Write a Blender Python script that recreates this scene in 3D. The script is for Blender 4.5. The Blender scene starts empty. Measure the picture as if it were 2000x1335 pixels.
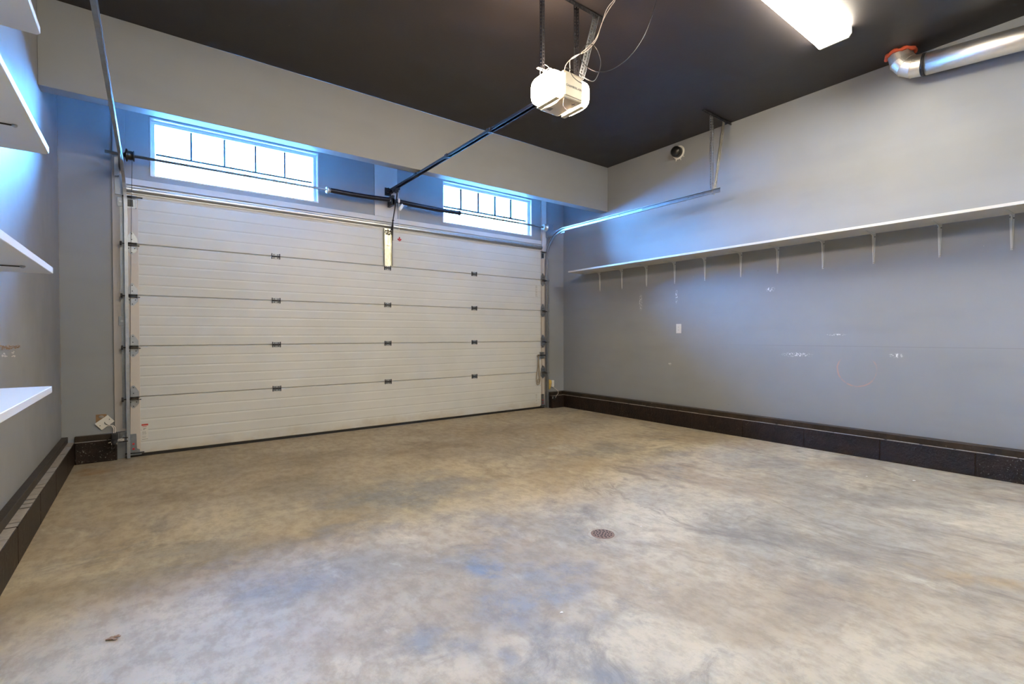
import bpy, bmesh, math, random
from mathutils import Vector, Matrix
random.seed(7)
PI = math.pi
S = bpy.context.scene
COL = S.collection

# ------------------------------------------------------------------ camera
F_PX, YAW, PITCH, ROLL, CAM_H = 946.1, math.radians(37.0036), math.radians(-.7511), math.radians(-.1126), 1.2169
cam = bpy.data.cameras.new('camera')
cam.sensor_width = 36.0
cam.lens = F_PX / 2000 * 36
cam.clip_start = .02
camo = bpy.data.objects.new('camera', cam)
COL.objects.link(camo)
_fw = Vector((math.sin(YAW) * math.cos(PITCH), math.cos(YAW) * math.cos(PITCH), math.sin(PITCH)))
_r = Vector((math.cos(YAW), -math.sin(YAW), 0))
_u = _r.cross(_fw)
_r2 = _r * math.cos(ROLL) + _u * math.sin(ROLL)
_u2 = -_r * math.sin(ROLL) + _u * math.cos(ROLL)
_m = Matrix((_r2, _u2, -_fw)).transposed().to_4x4()
_m.translation = (0, 0, CAM_H)
camo.matrix_world = _m
S.camera = camo

# ------------------------------------------------------------------ view, world, lamp strengths
S.view_settings.view_transform = 'Standard'
S.view_settings.look = 'None'
S.view_settings.gamma = 1
S.view_settings.use_curve_mapping = False
S.view_settings.exposure = 1.9
SKY_COL, SKY_STR = (.11, .39, .94), 62.0
LAMP_COL, LAMP_STR = (1.0, .91, .74), 20.0
BULB_COL, BULB_STR = (1.0, .72, .50), 28.0
world = bpy.data.worlds.new('sky')
S.world = world
world.use_nodes = True
bg = world.node_tree.nodes['Background']
bg.inputs[0].default_value = (*SKY_COL, 1)
_wt = world.node_tree                                # sky brightens with height above the horizon
_tc = _wt.nodes.new('ShaderNodeTexCoord'); _sp = _wt.nodes.new('ShaderNodeSeparateXYZ'); _mr = _wt.nodes.new('ShaderNodeMapRange')
_wt.links.new(_tc.outputs['Generated'], _sp.inputs[0]); _wt.links.new(_sp.outputs['Z'], _mr.inputs['Value'])
for _k, _v in (('From Min', .05), ('From Max', .60), ('To Min', SKY_STR * .7), ('To Max', SKY_STR * 1.7)): _mr.inputs[_k].default_value = _v
_sn = _wt.nodes.new('ShaderNodeMapRange'); _wt.links.new(_sp.outputs['Z'], _sn.inputs['Value'])   # snow-covered ground outside
for _k, _v in (('From Min', -.02), ('From Max', .0), ('To Min', 1.7), ('To Max', 1.0)): _sn.inputs[_k].default_value = _v
_mu = _wt.nodes.new('ShaderNodeMath'); _mu.operation = 'MULTIPLY'
_wt.links.new(_mr.outputs['Result'], _mu.inputs[0]); _wt.links.new(_sn.outputs['Result'], _mu.inputs[1]); _wt.links.new(_mu.outputs[0], bg.inputs[1])
try:
    S.cycles.max_bounces = 10
    S.cycles.diffuse_bounces = 6
    S.cycles.transparent_max_bounces = 12
    S.cycles.sample_clamp_indirect = 8
    S.cycles.caustics_reflective = False
except Exception:
    pass

# ------------------------------------------------------------------ node helpers
class NT:
    def __init__(s, name):
        s.m = bpy.data.materials.new(name); s.m.use_nodes = True
        s.t = s.m.node_tree; s.n = s.t.nodes; s.l = s.t.links
        s.b = s.n['Principled BSDF']
        s.c = s.n.new('ShaderNodeTexCoord').outputs['Object']
    def put(s, sock, v):
        if isinstance(v, bpy.types.NodeSocket): s.l.new(v, sock)
        elif isinstance(v, tuple) and len(v) == 3 and sock.type == 'RGBA': sock.default_value = (*v, 1)
        else: sock.default_value = v
    def noise(s, scale, detail=4, rough=.55, vec=None, dist=0):
        n = s.n.new('ShaderNodeTexNoise'); s.l.new(vec or s.c, n.inputs['Vector'])
        n.inputs['Scale'].default_value = scale; n.inputs['Detail'].default_value = detail
        n.inputs['Roughness'].default_value = rough; n.inputs['Distortion'].default_value = dist
        return n.outputs['Fac']
    def noisec(s, scale, detail=3, vec=None):
        n = s.n.new('ShaderNodeTexNoise'); s.l.new(vec or s.c, n.inputs['Vector'])
        n.inputs['Scale'].default_value = scale; n.inputs['Detail'].default_value = detail
        return n.outputs['Color']
    def vor(s, scale, vec=None):
        n = s.n.new('ShaderNodeTexVoronoi'); s.l.new(vec or s.c, n.inputs['Vector'])
        n.inputs['Scale'].default_value = scale
        return n.outputs['Distance']
    def mapping(s, scale=(1, 1, 1), rot=(0, 0, 0), loc=(0, 0, 0), vec=None):
        n = s.n.new('ShaderNodeMapping'); s.l.new(vec or s.c, n.inputs['Vector'])
        n.inputs['Scale'].default_value = scale; n.inputs['Rotation'].default_value = rot; n.inputs['Location'].default_value = loc
        return n.outputs['Vector']
    def ramp(s, v, a, b, c=0., d=1., smooth=True):
        n = s.n.new('ShaderNodeMapRange'); n.interpolation_type = 'SMOOTHSTEP' if smooth else 'LINEAR'
        s.put(n.inputs['Value'], v)
        for k, x in zip(('From Min', 'From Max', 'To Min', 'To Max'), (a, b, c, d)): s.put(n.inputs[k], x)
        return n.outputs['Result']
    def math(s, op, a, b=0., c=0.):
        n = s.n.new('ShaderNodeMath'); n.operation = op
        s.put(n.inputs[0], a); s.put(n.inputs[1], b); s.put(n.inputs[2], c)
        return n.outputs[0]
    def vmath(s, op, a, b):
        n = s.n.new('ShaderNodeVectorMath'); n.operation = op
        s.put(n.inputs[0], a); s.put(n.inputs[1], b)
        return n.outputs['Value'] if op in ('DISTANCE', 'LENGTH', 'DOT_PRODUCT') else n.outputs[0]
    def mix(s, f, a, b, mode='MIX'):
        n = s.n.new('ShaderNodeMix'); n.data_type = 'RGBA'; n.blend_type = mode
        s.put(n.inputs[0], f); s.put(n.inputs[6], a); s.put(n.inputs[7], b)
        return n.outputs[2]
    def sep(s, vec=None):
        n = s.n.new('ShaderNodeSeparateXYZ'); s.l.new(vec or s.c, n.inputs[0]); return n.outputs
    def bump(s, h, strength=.3, dist=.01):
        n = s.n.new('ShaderNodeBump'); s.put(n.inputs['Height'], h)
        n.inputs['Strength'].default_value = strength; n.inputs['Distance'].default_value = dist
        s.l.new(n.outputs[0], s.b.inputs['Normal'])
    def out(s, col, rough=.5, metal=0., spec=.5):
        s.put(s.b.inputs['Base Color'], col); s.put(s.b.inputs['Roughness'], rough); s.put(s.b.inputs['Metallic'], metal)
        s.put(s.b.inputs['Specular IOR Level'], spec)
        return s.m

def plain(name, col, rough=.5, metal=0., var=.06, scale=12, bump=0., spec=.5):
    t = NT(name)
    n = t.noise(scale, 3)
    hi = tuple(min(1, c * (1 + var)) for c in col); lo = tuple(c * (1 - var) for c in col)
    if bump: t.bump(t.noise(scale * 4, 3), bump, .002)
    return t.out(t.mix(n, lo, hi), t.ramp(n, 0, 1, max(0, rough - .05), min(1, rough + .05)), metal, spec)

def emis(name, col, strength):
    t = NT(name)
    t.put(t.b.inputs['Base Color'], (.9, .9, .88)); t.put(t.b.inputs['Emission Color'], col)
    n = t.noise(3, 1)
    t.put(t.b.inputs['Emission Strength'], t.ramp(n, 0, 1, strength * .97, strength * 1.03))
    return t.m

def paint(name, col, axis, marks=False):
    """wall paint: faint roller mottling, pale scuffs, hairline taping joint"""
    t = NT(name)
    c = t.mix(t.ramp(t.noise(.9, 4, .6), .3, .7), tuple(x * .955 for x in col), tuple(x * 1.04 for x in col))
    v = t.mapping(scale=(1, 1, 4)); 
    c = t.mix(t.ramp(t.noise(1.1, 3, .5, v), .52, .72, 0, .25), c, tuple(x * .84 for x in col))
    sv = t.mapping(scale=(2.2, 2.2, 9), rot=(.35, .35, .3))
    m1 = t.ramp(t.noise(5.2, 5, .72, sv), .735, .77)
    gate = t.ramp(t.noise(1.3, 2), .48, .62)
    c = t.mix(t.math('MULTIPLY', t.math('MULTIPLY', m1, gate), .75), c, (.75, .74, .70))
    m2 = t.ramp(t.noise(34, 2, .5), .80, .83)
    c = t.mix(t.math('MULTIPLY', m2, .6), c, (.70, .70, .68))
    m3 = t.ramp(t.noise(17, 2, .5, t.mapping(loc=(5, 3, 9))), .80, .83)
    c = t.mix(t.math('MULTIPLY', m3, .5), c, (.12, .12, .12))
    if marks:
        x, y, z = t.sep()
        # taping joint
        j = t.math('MULTIPLY', t.ramp(t.math('ABSOLUTE', t.math('SUBTRACT', z, 1.10)), .001, .006, 1, 0), t.ramp(y, 3.6, 2.4))
        c = t.mix(t.math('MULTIPLY', j, .35), c, tuple(k * .6 for k in col))
        for zz in (2.48, 1.17, 3.02):
            j = t.ramp(t.math('ABSOLUTE', t.math('SUBTRACT', z, zz)), .03, .12, 1, 0)
            c = t.mix(t.math('MULTIPLY', j, .10), c, tuple(k * 1.25 for k in col))
        # worn-through patches
        for (py, pz, ry, rz) in ((2.41, .998, .15, .025), (1.505, 1.017, .055, .022), (4.05, .82, .03, .02), (2.02, 1.22, .09, .01),
                                 (2.7, 1.75, .05, .03), (4.55, 1.7, .03, .12), (3.95, 1.75, .02, .10)):
            d = t.vmath('LENGTH', t.mapping(scale=(0, 1 / ry, 1 / rz), loc=(0, -py / ry, -pz / rz)), (0., 0., 0.))
            k = t.math('MULTIPLY', t.ramp(d, 1.3, .3), t.ramp(t.noise(55, 4, .7), .5, .6))
            c = t.mix(k, c, (.86, .86, .85))
        # faded orange ring
        d = t.vmath('LENGTH', t.mapping(scale=(0, 1, 1), loc=(0, -1.835, -.86)), (0., 0., 0.))
        d = t.math('ADD', d, t.math('MULTIPLY', t.noise(4), .04))
        ring = t.ramp(t.math('ABSOLUTE', t.math('SUBTRACT', d, .19)), .003, .010, 1, 0)
        ring = t.math('MULTIPLY', ring, t.math('MULTIPLY', t.ramp(z, .98, .93), t.ramp(t.noise(9), .35, .55)))
        c = t.mix(t.math('MULTIPLY', ring, .5), c, (.62, .30, .20))
    t.bump(t.noise(160, 3), .12, .002)
    return t.out(c, t.ramp(t.noise(2, 3), .3, .7, .42, .55), 0, .4)

def M_():
    M = {}
    WALL = (.29, .30, .31)
    M['wall'] = paint('grey_wall_paint', WALL, 1)
    M['wall_r'] = paint('grey_wall_paint_scuffed', WALL, 0, True)
    t = NT('charcoal_ceiling_paint')
    n = t.noise(1.2, 5, .6)
    c = t.mix(t.ramp(n, .35, .7), (.016, .013, .014), (.027, .022, .023))
    c = t.mix(t.ramp(t.noise(40, 2), .80, .83), c, (.2, .18, .17))
    t.bump(t.noise(60, 4), .15, .004)
    M['ceiling'] = t.out(c, t.ramp(n, .3, .7, .42, .55), 0, .6)
    # ---- floor
    t = NT('stained_concrete')
    x, y, z = t.sep()
    warp = t.vmath('ADD', t.c, t.vmath('MULTIPLY', t.vmath('SUBTRACT', t.noisec(.8, 4), (.5, .5, .5)), (1.1, 1.1, 0.)))
    big = t.noise(.75, 6, .6, warp)
    c = t.mix(t.ramp(big, .38, .62), (.315, .252, .18), (.45, .39, .30))
    grey = t.ramp(t.noise(.62, 7, .68, t.mapping(loc=(3.1, 7.7, 0), vec=warp)), .46, .64)
    c = t.mix(t.math('MULTIPLY', grey, .6), c, (.22, .205, .18))
    g2 = t.ramp(t.noise(2.1, 9, .78, t.mapping(loc=(1.3, 5.7, 0), vec=warp)), .50, .66)
    g2 = t.math('MULTIPLY', g2, t.ramp(t.noise(.55, 2, .5, t.mapping(loc=(8.3, 1.7, 0))), .38, .62))
    c = t.mix(t.math('MULTIPLY', g2, .75), c, (.165, .155, .15))
    st = t.noise(1.6, 10, .78, t.mapping(scale=(3.2, .75, 1), rot=(0, 0, .18), vec=warp))
    gate = t.ramp(x, 1.6, 3.0)
    c = t.mix(t.math('MULTIPLY', t.math('MULTIPLY', t.ramp(st, .50, .64), gate), .66), c, (.15, .125, .10))
    light = t.ramp(t.noise(1.7, 7, .7, t.mapping(scale=(2.0, 1, 1), loc=(9, 2, 0), vec=warp)), .55, .72)
    c = t.mix(t.math('MULTIPLY', light, .5), c, (.56, .50, .39))
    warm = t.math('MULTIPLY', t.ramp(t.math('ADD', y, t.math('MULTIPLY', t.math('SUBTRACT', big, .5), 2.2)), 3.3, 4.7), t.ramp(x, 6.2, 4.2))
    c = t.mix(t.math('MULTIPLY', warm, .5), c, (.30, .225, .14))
    blots = [  # x, y, rx, ry, colour, strength: dirt, oil and chalk marks
        (1.42, 2.10, .26, .20, (.22, .29, .42), .75), (1.5, 1.75, .33, .22, (.26, .30, .38), .6), (1.5, 3.55, .62, .42, (.27, .28, .31), .75),
        (2.0, 3.3, .4, .5, (.28, .29, .33), .55), (.55, 2.55, .42, .22, (.31, .31, .33), .6), (.25, 3.15, .5, .25, (.33, .32, .33), .55),
        (.05, 4.5, .35, .25, (.30, .23, .16), .6), (2.5, 4.75, .55, .30, (.27, .20, .13), .7), (1.3, 5.1, .5, .35, (.30, .24, .16), .6),
        (3.6, 5.0, .5, .3, (.27, .21, .14), .55), (3.9, 3.6, .5, .33, (.30, .29, .28), .7), (3.6, 4.0, .25, .2, (.74, .71, .66), .5),
        (3.35, .62, .16, .16, (.52, .36, .18), .7), (.95, 1.75, .16, .14, (.24, .27, .33), .6), (2.55, 1.0, .30, .25, (.30, .235, .19), .5),
        (3.1, 1.5, .35, .9, (.31, .285, .25), .55), (3.9, 1.2, .25, .8, (.30, .27, .235), .5), (.9, 1.35, .35, .3, (.30, .31, .34), .5),
        (4.6, 2.2, .3, .7, (.34, .31, .28), .45), (1.05, 3.1, .55, .18, (.27, .28, .31), .6), (1.75, 2.55, .2, .4, (.30, .31, .35), .5), (1.35, 1.35, .2, .35, (.25, .26, .29), .6), (2.9, 1.35, .18, .75, (.25, .225, .20), .6), (4.3, 1.5, .2, .7, (.26, .23, .20), .5), (4.2, 3.1, .5, .2, (.30, .28, .26), .55), (.9, 4.2, .6, .2, (.33, .27, .19), .5), (-.4, 5.8, .18, .2, (.45, .24, .08), .6), (1.2, .9, .3, .25, (.26, .27, .30), .55)]
    wn = t.vmath('MULTIPLY', t.vmath('SUBTRACT', t.noisec(2.6, 6), (.5, .5, .5)), (1.1, 1.1, 0.))
    wv = t.vmath('ADD', t.c, wn)
    tex = t.ramp(t.noise(3.6, 10, .8), .38, .56, .30, 1)
    for (bx, by, rx, ry, bc, bs) in blots:
        d = t.vmath('LENGTH', t.mapping(scale=(1 / rx, 1 / ry, 0), loc=(-bx / rx, -by / ry, 0), vec=wv), (0., 0., 0.))
        c = t.mix(t.math('MULTIPLY', t.math('MULTIPLY', t.ramp(d, 1.25, .2), tex), min(1, bs * 1.1)), c, tuple(q * .62 for q in bc))
    fine = t.noise(9, 8, .75, t.mapping(scale=(1.6, 1, 1)))
    c = t.mix(t.ramp(fine, .42, .62, 0, .55), c, t.mix(.5, c, (.13, .11, .09)))
    c = t.mix(1.0, c, (1.12, 1.10, 1.01), 'MULTIPLY')
    c = t.mix(t.ramp(t.noise(30, 3), .77, .80, 0, .7), c, (.10, .09, .08))
    c = t.mix(t.ramp(t.noise(41, 2, .5, t.mapping(loc=(4, 4, 0))), .815, .83, 0, .8), c, (.85, .84, .8))
    # hairline crack running in from the right curb
    cy = t.math('ADD', 2.66, t.math('MULTIPLY', t.math('SUBTRACT', t.noise(2.5, 5, .7), .5), .25))
    cr = t.math('MULTIPLY', t.ramp(t.math('ABSOLUTE', t.math('SUBTRACT', y, cy)), .002, .006, 1, 0), t.math('MULTIPLY', t.ramp(x, 3.8, 4.3), t.ramp(x, 5.7, 5.6)))
    c = t.mix(t.math('MULTIPLY', cr, .6), c, (.28, .18, .13))
    t.bump(t.noise(14, 8, .7), .12, .004)
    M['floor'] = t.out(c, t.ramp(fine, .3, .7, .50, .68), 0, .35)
    # ---- painted block kerb
    t = NT('brown_black_block_paint')
    n = t.noise(7, 6, .7)
    c = t.mix(t.ramp(n, .35, .7), (.008, .0042, .003), (.026, .013, .008))
    sp = t.math('MULTIPLY', t.ramp(t.noise(70, 3, .6), .635, .66), t.ramp(t.noise(2.2, 3), .45, .6))
    c = t.mix(t.math('MULTIPLY', sp, .55), c, (.30, .28, .25))
    t.bump(t.noise(30, 6, .75), .8, .016)
    M['kerb'] = t.out(c, .40, 0, .30)
    t = NT('brown_sill_paint')
    c = t.mix(t.ramp(t.noise(5, 6, .7), .35, .7), (.011, .007, .004), (.040, .024, .013))
    c = t.mix(t.ramp(t.noise(30, 4, .7), .66, .70, 0, .6), c, (.26, .22, .17))
    t.bump(t.noise(50, 4), .3, .005)
    M['sill'] = t.out(c, .45)
    M['chip'] = plain('chipped_edge', (.30, .27, .24), .8, 0, .3, 40)
    # ---- door
    t = NT('white_door_enamel')
    x, y, z = t.sep()
    n = t.noise(1.2, 4)
    c = t.mix(t.ramp(n, .3, .7), (.60, .60, .565), (.66, .655, .615))
    dirt = t.math('MULTIPLY', t.ramp(t.math('ADD', z, t.math('MULTIPLY', t.noise(3, 5, .7), .30)), .32, .12), t.ramp(t.noise(1.1, 5, .7, t.mapping(scale=(1, 1, 3))), .35, .6))
    c = t.mix(t.math('MULTIPLY', dirt, .7), c, (.46, .36, .22))
    t.bump(t.noise(300, 2), .1, .001)
    M['door'] = t.out(c, .42)
    M['stile'] = plain('cream_door_stile', (.62, .56, .49), .45, 0, .05, 4)
    M['cream'] = plain('cream_jamb_paint', (.46, .42, .385), .5, 0, .08, 5)
    M['board'] = plain('pale_board_paint', (.62, .61, .60), .5, 0, .06, 5)
    M['galv'] = plain('galvanised_steel', (.42, .44, .46), .42, 1, .22, 26)
    M['galv_dull'] = plain('dull_galvanised_steel', (.30, .32, .33), .42, .85, .2, 30)
    M['bright'] = plain('bright_steel', (.80, .76, .69), .42, 1, .08, 20)
    t = NT('yellowed_steel')
    M['brass'] = t.out(t.mix(t.ramp(t.noise(6, 5, .7, t.mapping(scale=(3, 3, 1))), .35, .65), (.48, .43, .30), (.78, .76, .66)), .28, .9)
    M['black'] = plain('black_metal', (.012, .012, .016), .5, .0, .2, 30)
    M['rubber'] = plain('black_rubber', (.012, .011, .010), .6)
    M['darksteel'] = plain('dark_steel', (.06, .06, .06), .35, .9, .3, 30)
    M['navy'] = plain('dark_spring_steel', (.016, .018, .030), .30, .5, .4, 30, .2)
    M['white'] = plain('white_melamine', (.64, .63, .60), .4, 0, .03, 4)
    M['bracket'] = plain('white_bracket_enamel', (.62, .64, .64), .35, 0, .04, 10)
    M['plastic'] = plain('ivory_plastic', (.74, .72, .66), .4, 0, .03, 8)
    M['housing'] = plain('cream_opener_plastic', (.62, .56, .45), .45, 0, .05, 8)
    M['frame'] = plain('white_window_vinyl', (.78, .80, .84), .35, 0, .02, 8)
    M['grille'] = plain('grey_glazing_bar', (.05, .06, .08), .4, .0, .05, 8)
    M['red'] = plain('red_plastic', (.55, .03, .04), .4)
    M['foam'] = plain('orange_fire_foam', (.60, .10, .04), .8, 0, .25, 40, .8)
    M['yfoam'] = plain('yellow_foam', (.62, .44, .12), .8, 0, .3, 40, .8)
    M['wire'] = plain('white_wire', (.78, .70, .62), .4)
    M['bwire'] = plain('black_wire', (.02, .02, .02), .3)
    M['rope'] = plain('tan_rope', (.30, .24, .17), .8, 0, .2, 60)
    M['rust'] = plain('rusty_iron', (.20, .125, .085), .75, .0, .4, 70, .4)
    M['hole'] = plain('dark_hole', (.004, .004, .004), .9)
    M['wood'] = plain('raw_wood', (.28, .17, .09), .8, 0, .3, 30)
    M['paper'] = plain('label_paper', (.66, .64, .58), .6)
    M['ink'] = plain('label_ink', (.10, .10, .10), .6)
    M['inkred'] = plain('label_red_ink', (.50, .07, .05), .6)
    M['exterior'] = plain('added_overhang', (.55, .55, .55), .8)
    M['lens'] = emis('lit_lamp_lens', LAMP_COL, LAMP_STR)
    M['bulb'] = emis('lit_opener_lens', BULB_COL, BULB_STR)
    M['fix'] = plain('lamp_body_enamel', (.75, .74, .70), .4)
    # glass
    m = bpy.data.materials.new('window_glass'); m.use_nodes = True
    nt = m.node_tree; nt.nodes.clear()
    o = nt.nodes.new('ShaderNodeOutputMaterial'); mx = nt.nodes.new('ShaderNodeMixShader')
    tr = nt.nodes.new('ShaderNodeBsdfTransparent'); gl = nt.nodes.new('ShaderNodeBsdfGlossy'); fr = nt.nodes.new('ShaderNodeFresnel')
    gl.inputs['Roughness'].default_value = .02; tr.inputs[0].default_value = (.95, .97, .98, 1); fr.inputs[0].default_value = 1.45
    nt.links.new(fr.outputs[0], mx.inputs[0]); nt.links.new(tr.outputs[0], mx.inputs[1]); nt.links.new(gl.outputs[0], mx.inputs[2]); nt.links.new(mx.outputs[0], o.inputs[0])
    M['glass'] = m
    return M
M = M_()

# ------------------------------------------------------------------ mesh helpers
OFF = {}
class MB:
    def __init__(s): s.bm = bmesh.new(); s.mats = []; s.cur = 0
    def mat(s, k):
        if k not in s.mats: s.mats.append(k)
        s.cur = s.mats.index(k); return s
    def _poly(s, vs, smooth=False):
        try:
            f = s.bm.faces.new(vs); f.material_index = s.cur; f.smooth = smooth
        except ValueError: pass
    def box(s, x0, x1, y0, y1, z0, z1, bevel=0, seg=2):
        v = [s.bm.verts.new((x, y, z)) for x in (x0, x1) for y in (y0, y1) for z in (z0, z1)]
        fs = []
        for q in ((0, 1, 3, 2), (4, 6, 7, 5), (0, 4, 5, 1), (2, 3, 7, 6), (0, 2, 6, 4), (1, 5, 7, 3)):
            f = s.bm.faces.new([v[i] for i in q]); f.material_index = s.cur; fs.append(f)
        if bevel:
            es = list({e for f in fs for e in f.edges})
            r = bmesh.ops.bevel(s.bm, geom=es, offset=bevel, segments=seg, profile=.5, affect='EDGES', clamp_overlap=True)
            for f in r['faces']: f.material_index = s.cur; f.smooth = seg > 1
        return s
    def obox(s, c, ax, ay, az, bevel=0):
        """oriented box: centre and three half-axis vectors"""
        c = Vector(c); ax, ay, az = Vector(ax), Vector(ay), Vector(az)
        v = [s.bm.verts.new(c + ax * i + ay * j + az * k) for i in (-1, 1) for j in (-1, 1) for k in (-1, 1)]
        for q in ((0, 1, 3, 2), (4, 6, 7, 5), (0, 4, 5, 1), (2, 3, 7, 6), (0, 2, 6, 4), (1, 5, 7, 3)): s._poly([v[i] for i in q])
        return s
    def prism(s, pts, vec, smooth=False):
        vec = Vector(vec)
        a = [s.bm.verts.new(p) for p in pts]; b = [s.bm.verts.new(Vector(p) + vec) for p in pts]
        s._poly(a[::-1]); s._poly(b)
        for i in range(len(a)):
            j = (i + 1) % len(a); s._poly([a[i], a[j], b[j], b[i]], smooth)
        return s
    def loft(s, rings, closed=True, caps=True, smooth=True):
        vs = [[s.bm.verts.new(p) for p in r] for r in rings]
        n = len(rings[0])
        for a, b in zip(vs, vs[1:]):
            for i in range(n if closed else n - 1):
                j = (i + 1) % n; s._poly([a[i], a[j], b[j], b[i]], smooth)
        if caps: s._poly(vs[0][::-1]); s._poly(vs[-1])
        return s
    def tube(s, path, r, n=10, caps=True, radii=None):
        P = [Vector(p) for p in path]
        t0 = (P[1] - P[0]).normalized()
        up = Vector((0, 0, 1)) if abs(t0.z) < .9 else Vector((1, 0, 0))
        u = t0.cross(up).normalized()
        rings = []
        for i, p in enumerate(P):
            t = (P[min(i + 1, len(P) - 1)] - P[max(i - 1, 0)]).normalized()
            u = (u - t * u.dot(t)).normalized(); w = t.cross(u)
            rr = radii[i] if radii else r
            rings.append([p + (u * math.cos(a) + w * math.sin(a)) * rr for a in (2 * PI * k / n for k in range(n))])
        return s.loft(rings, True, caps)
    def cyl(s, a, b, r, n=20): return s.tube([a, b], r, n)
    def cone(s, a, b, ra, rb, n=20): return s.tube([a, b], 0, n, True, [ra, rb])
    def fan(s, profile, c, axis='z', n=32):
        """lathe: profile of (radius, height) round axis through c"""
        rings = []
        for (r, h) in profile:
            ring = []
            for k in range(n):
                a = 2 * PI * k / n; p, q = r * math.cos(a), r * math.sin(a)
                d = {'z': (p, q, h), 'x': (h, p, q), 'y': (p, h, q)}[axis]
                ring.append(Vector(c) + Vector(d))
            rings.append(ring)
        return s.loft(rings)
    def squad(s, c, r, e=.4, nu=36, nv=20):
        f = lambda w, k: math.copysign(abs(w) ** k, w)
        rings = []
        for j in range(1, nv):
            ph = -PI / 2 + PI * j / nv
            rings.append([(c[0] + r[0] * f(math.cos(ph), e) * f(math.cos(t), e), c[1] + r[1] * f(math.cos(ph), e) * f(math.sin(t), e), c[2] + r[2] * f(math.sin(ph), e)) for t in (2 * PI * i / nu for i in range(nu))])
        return s.loft(rings)
    def perf(s, a, b, wdir, w=.030, t=.0025, pitch=.030, hole=.45):
        """perforated steel strip from a to b, width along wdir"""
        a, b = Vector(a), Vector(b); d = b - a; L = d.length; d.normalize()
        wd = Vector(wdir); wd = (wd - d * wd.dot(d)).normalized(); nn = d.cross(wd).normalized() * (t / 2)
        e = w * .30
        for sgn in (-1, 1): s.obox((a + b) / 2 + wd * sgn * (w / 2 - e / 2), d * L / 2, wd * e / 2, nn)
        n = max(2, int(L / pitch))
        for i in range(n + 1):
            c = a + d * (L * i / n)
            s.obox(c, d * pitch * (1 - hole) / 2, wd * (w / 2 - e * .5), nn * .98)
        return s
    def build(s, name, mat=None, parent=None, label=None, off=None):
        bmesh.ops.recalc_face_normals(s.bm, faces=s.bm.faces)
        o_ = Vector(off) if off is not None else (OFF.get(parent.name, Vector()) if parent else Vector())
        if o_.length: bmesh.ops.translate(s.bm, verts=s.bm.verts, vec=-o_)
        me = bpy.data.meshes.new(name); s.bm.to_mesh(me); s.bm.free()
        for k in (s.mats or [mat]): me.materials.append(M[k])
        o = bpy.data.objects.new(name, me); COL.objects.link(o)
        if parent: o.parent = parent; OFF[o.name] = o_
        elif off is not None: o.location = o_; OFF[o.name] = o_
        if label: o['label'] = label
        return o

def smooth_path(pts, k=6):
    P = [Vector(p) for p in pts]; out = []
    for i in range(len(P) - 1):
        p0, p1, p2, p3 = P[max(i - 1, 0)], P[i], P[i + 1], P[min(i + 2, len(P) - 1)]
        for j in range(k):
            t = j / k
            out.append(.5 * ((2 * p1) + (p2 - p0) * t + (2 * p0 - 5 * p1 + 4 * p2 - p3) * t * t + (3 * p1 - p0 - 3 * p2 + p3) * t ** 3))
    out.append(P[-1]); return out

def thing(name, loc, label, cat, group=None):
    o = bpy.data.objects.new(name, None); o.empty_display_size = .05; COL.objects.link(o); o.location = loc
    o['label'] = label; o['category'] = cat
    if group: o['group'] = group
    OFF[o.name] = Vector(loc); return o
def tag(o, label, cat, group=None):
    o['label'] = label; o['category'] = cat
    if group: o['group'] = group
    return o
def struct(o, label=None):
    o['kind'] = 'structure'
    if label: o['label'] = label
    return o
def copy_tree(o, parent=None):
    c = o.copy(); COL.objects.link(c)
    if parent: c.parent = parent
    for ch in [k for k in bpy.data.objects if k.parent == o]: copy_tree(ch, c)
    return c

# ------------------------------------------------------------------ room dimensions
XL, XR, YF, YN, ZC = -.653, 5.80, 6.205, -3.2, 3.845
DX0, DX1, DZ = -.164, 5.35, 2.735                  # door opening
WZ0, WZ1 = 2.856, 3.453
W1, W2 = (.045, 1.697), (3.432, 5.084)
BY0, BY1, BZ = 5.19, 5.325, 3.154                  # dropped beam

# ------------------------------------------------------------------ setting
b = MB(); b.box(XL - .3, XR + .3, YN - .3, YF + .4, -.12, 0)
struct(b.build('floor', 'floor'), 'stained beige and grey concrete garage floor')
b = MB(); b.box(XL - .2, XR + .2, YN - .2, YF + .2, ZC, ZC + .12)
struct(b.build('ceiling', 'ceiling'), 'dark charcoal painted ceiling')
b = MB(); b.box(XL - .15, XL, YN, YF + .2, 0, ZC)
struct(b.build('wall_left', 'wall'), 'grey painted wall behind the white shelves')
b = MB(); b.box(XR, XR + .15, YN, YF + .2, 0, ZC)
struct(b.build('wall_right', 'wall_r'), 'grey painted scuffed wall under the long bracketed shelf')
b = MB(); b.box(XL - .15, XR + .15, YN - .15, YN, 0, ZC)
struct(b.build('wall_back', 'wall'), 'grey painted wall behind the viewer')
b = MB()
xs = [XL, DX0, W1[0], W1[1], W2[0], W2[1], DX1, XR]
zs = [0, DZ, WZ0, WZ1, ZC]
for i in range(len(xs) - 1):
    for j in range(len(zs) - 1):
        x0, x1, z0, z1 = xs[i], xs[i + 1], zs[j], zs[j + 1]
        if j == 0 and DX0 <= x0 < DX1: continue
        if j == 2 and (x0 == W1[0] or x0 == W2[0]): continue
        b.box(x0, x1, YF, YF + .16, z0, z1)
struct(b.build('wall_far', 'wall'), 'grey painted wall around the overhead door and the two windows')
b = MB(); b.box(XL, XR, BY0, BY1, BZ, ZC, .004)
struct(b.build('trim_1', 'wall'), 'deep grey painted beam dropped below the ceiling in front of the windows')
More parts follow.
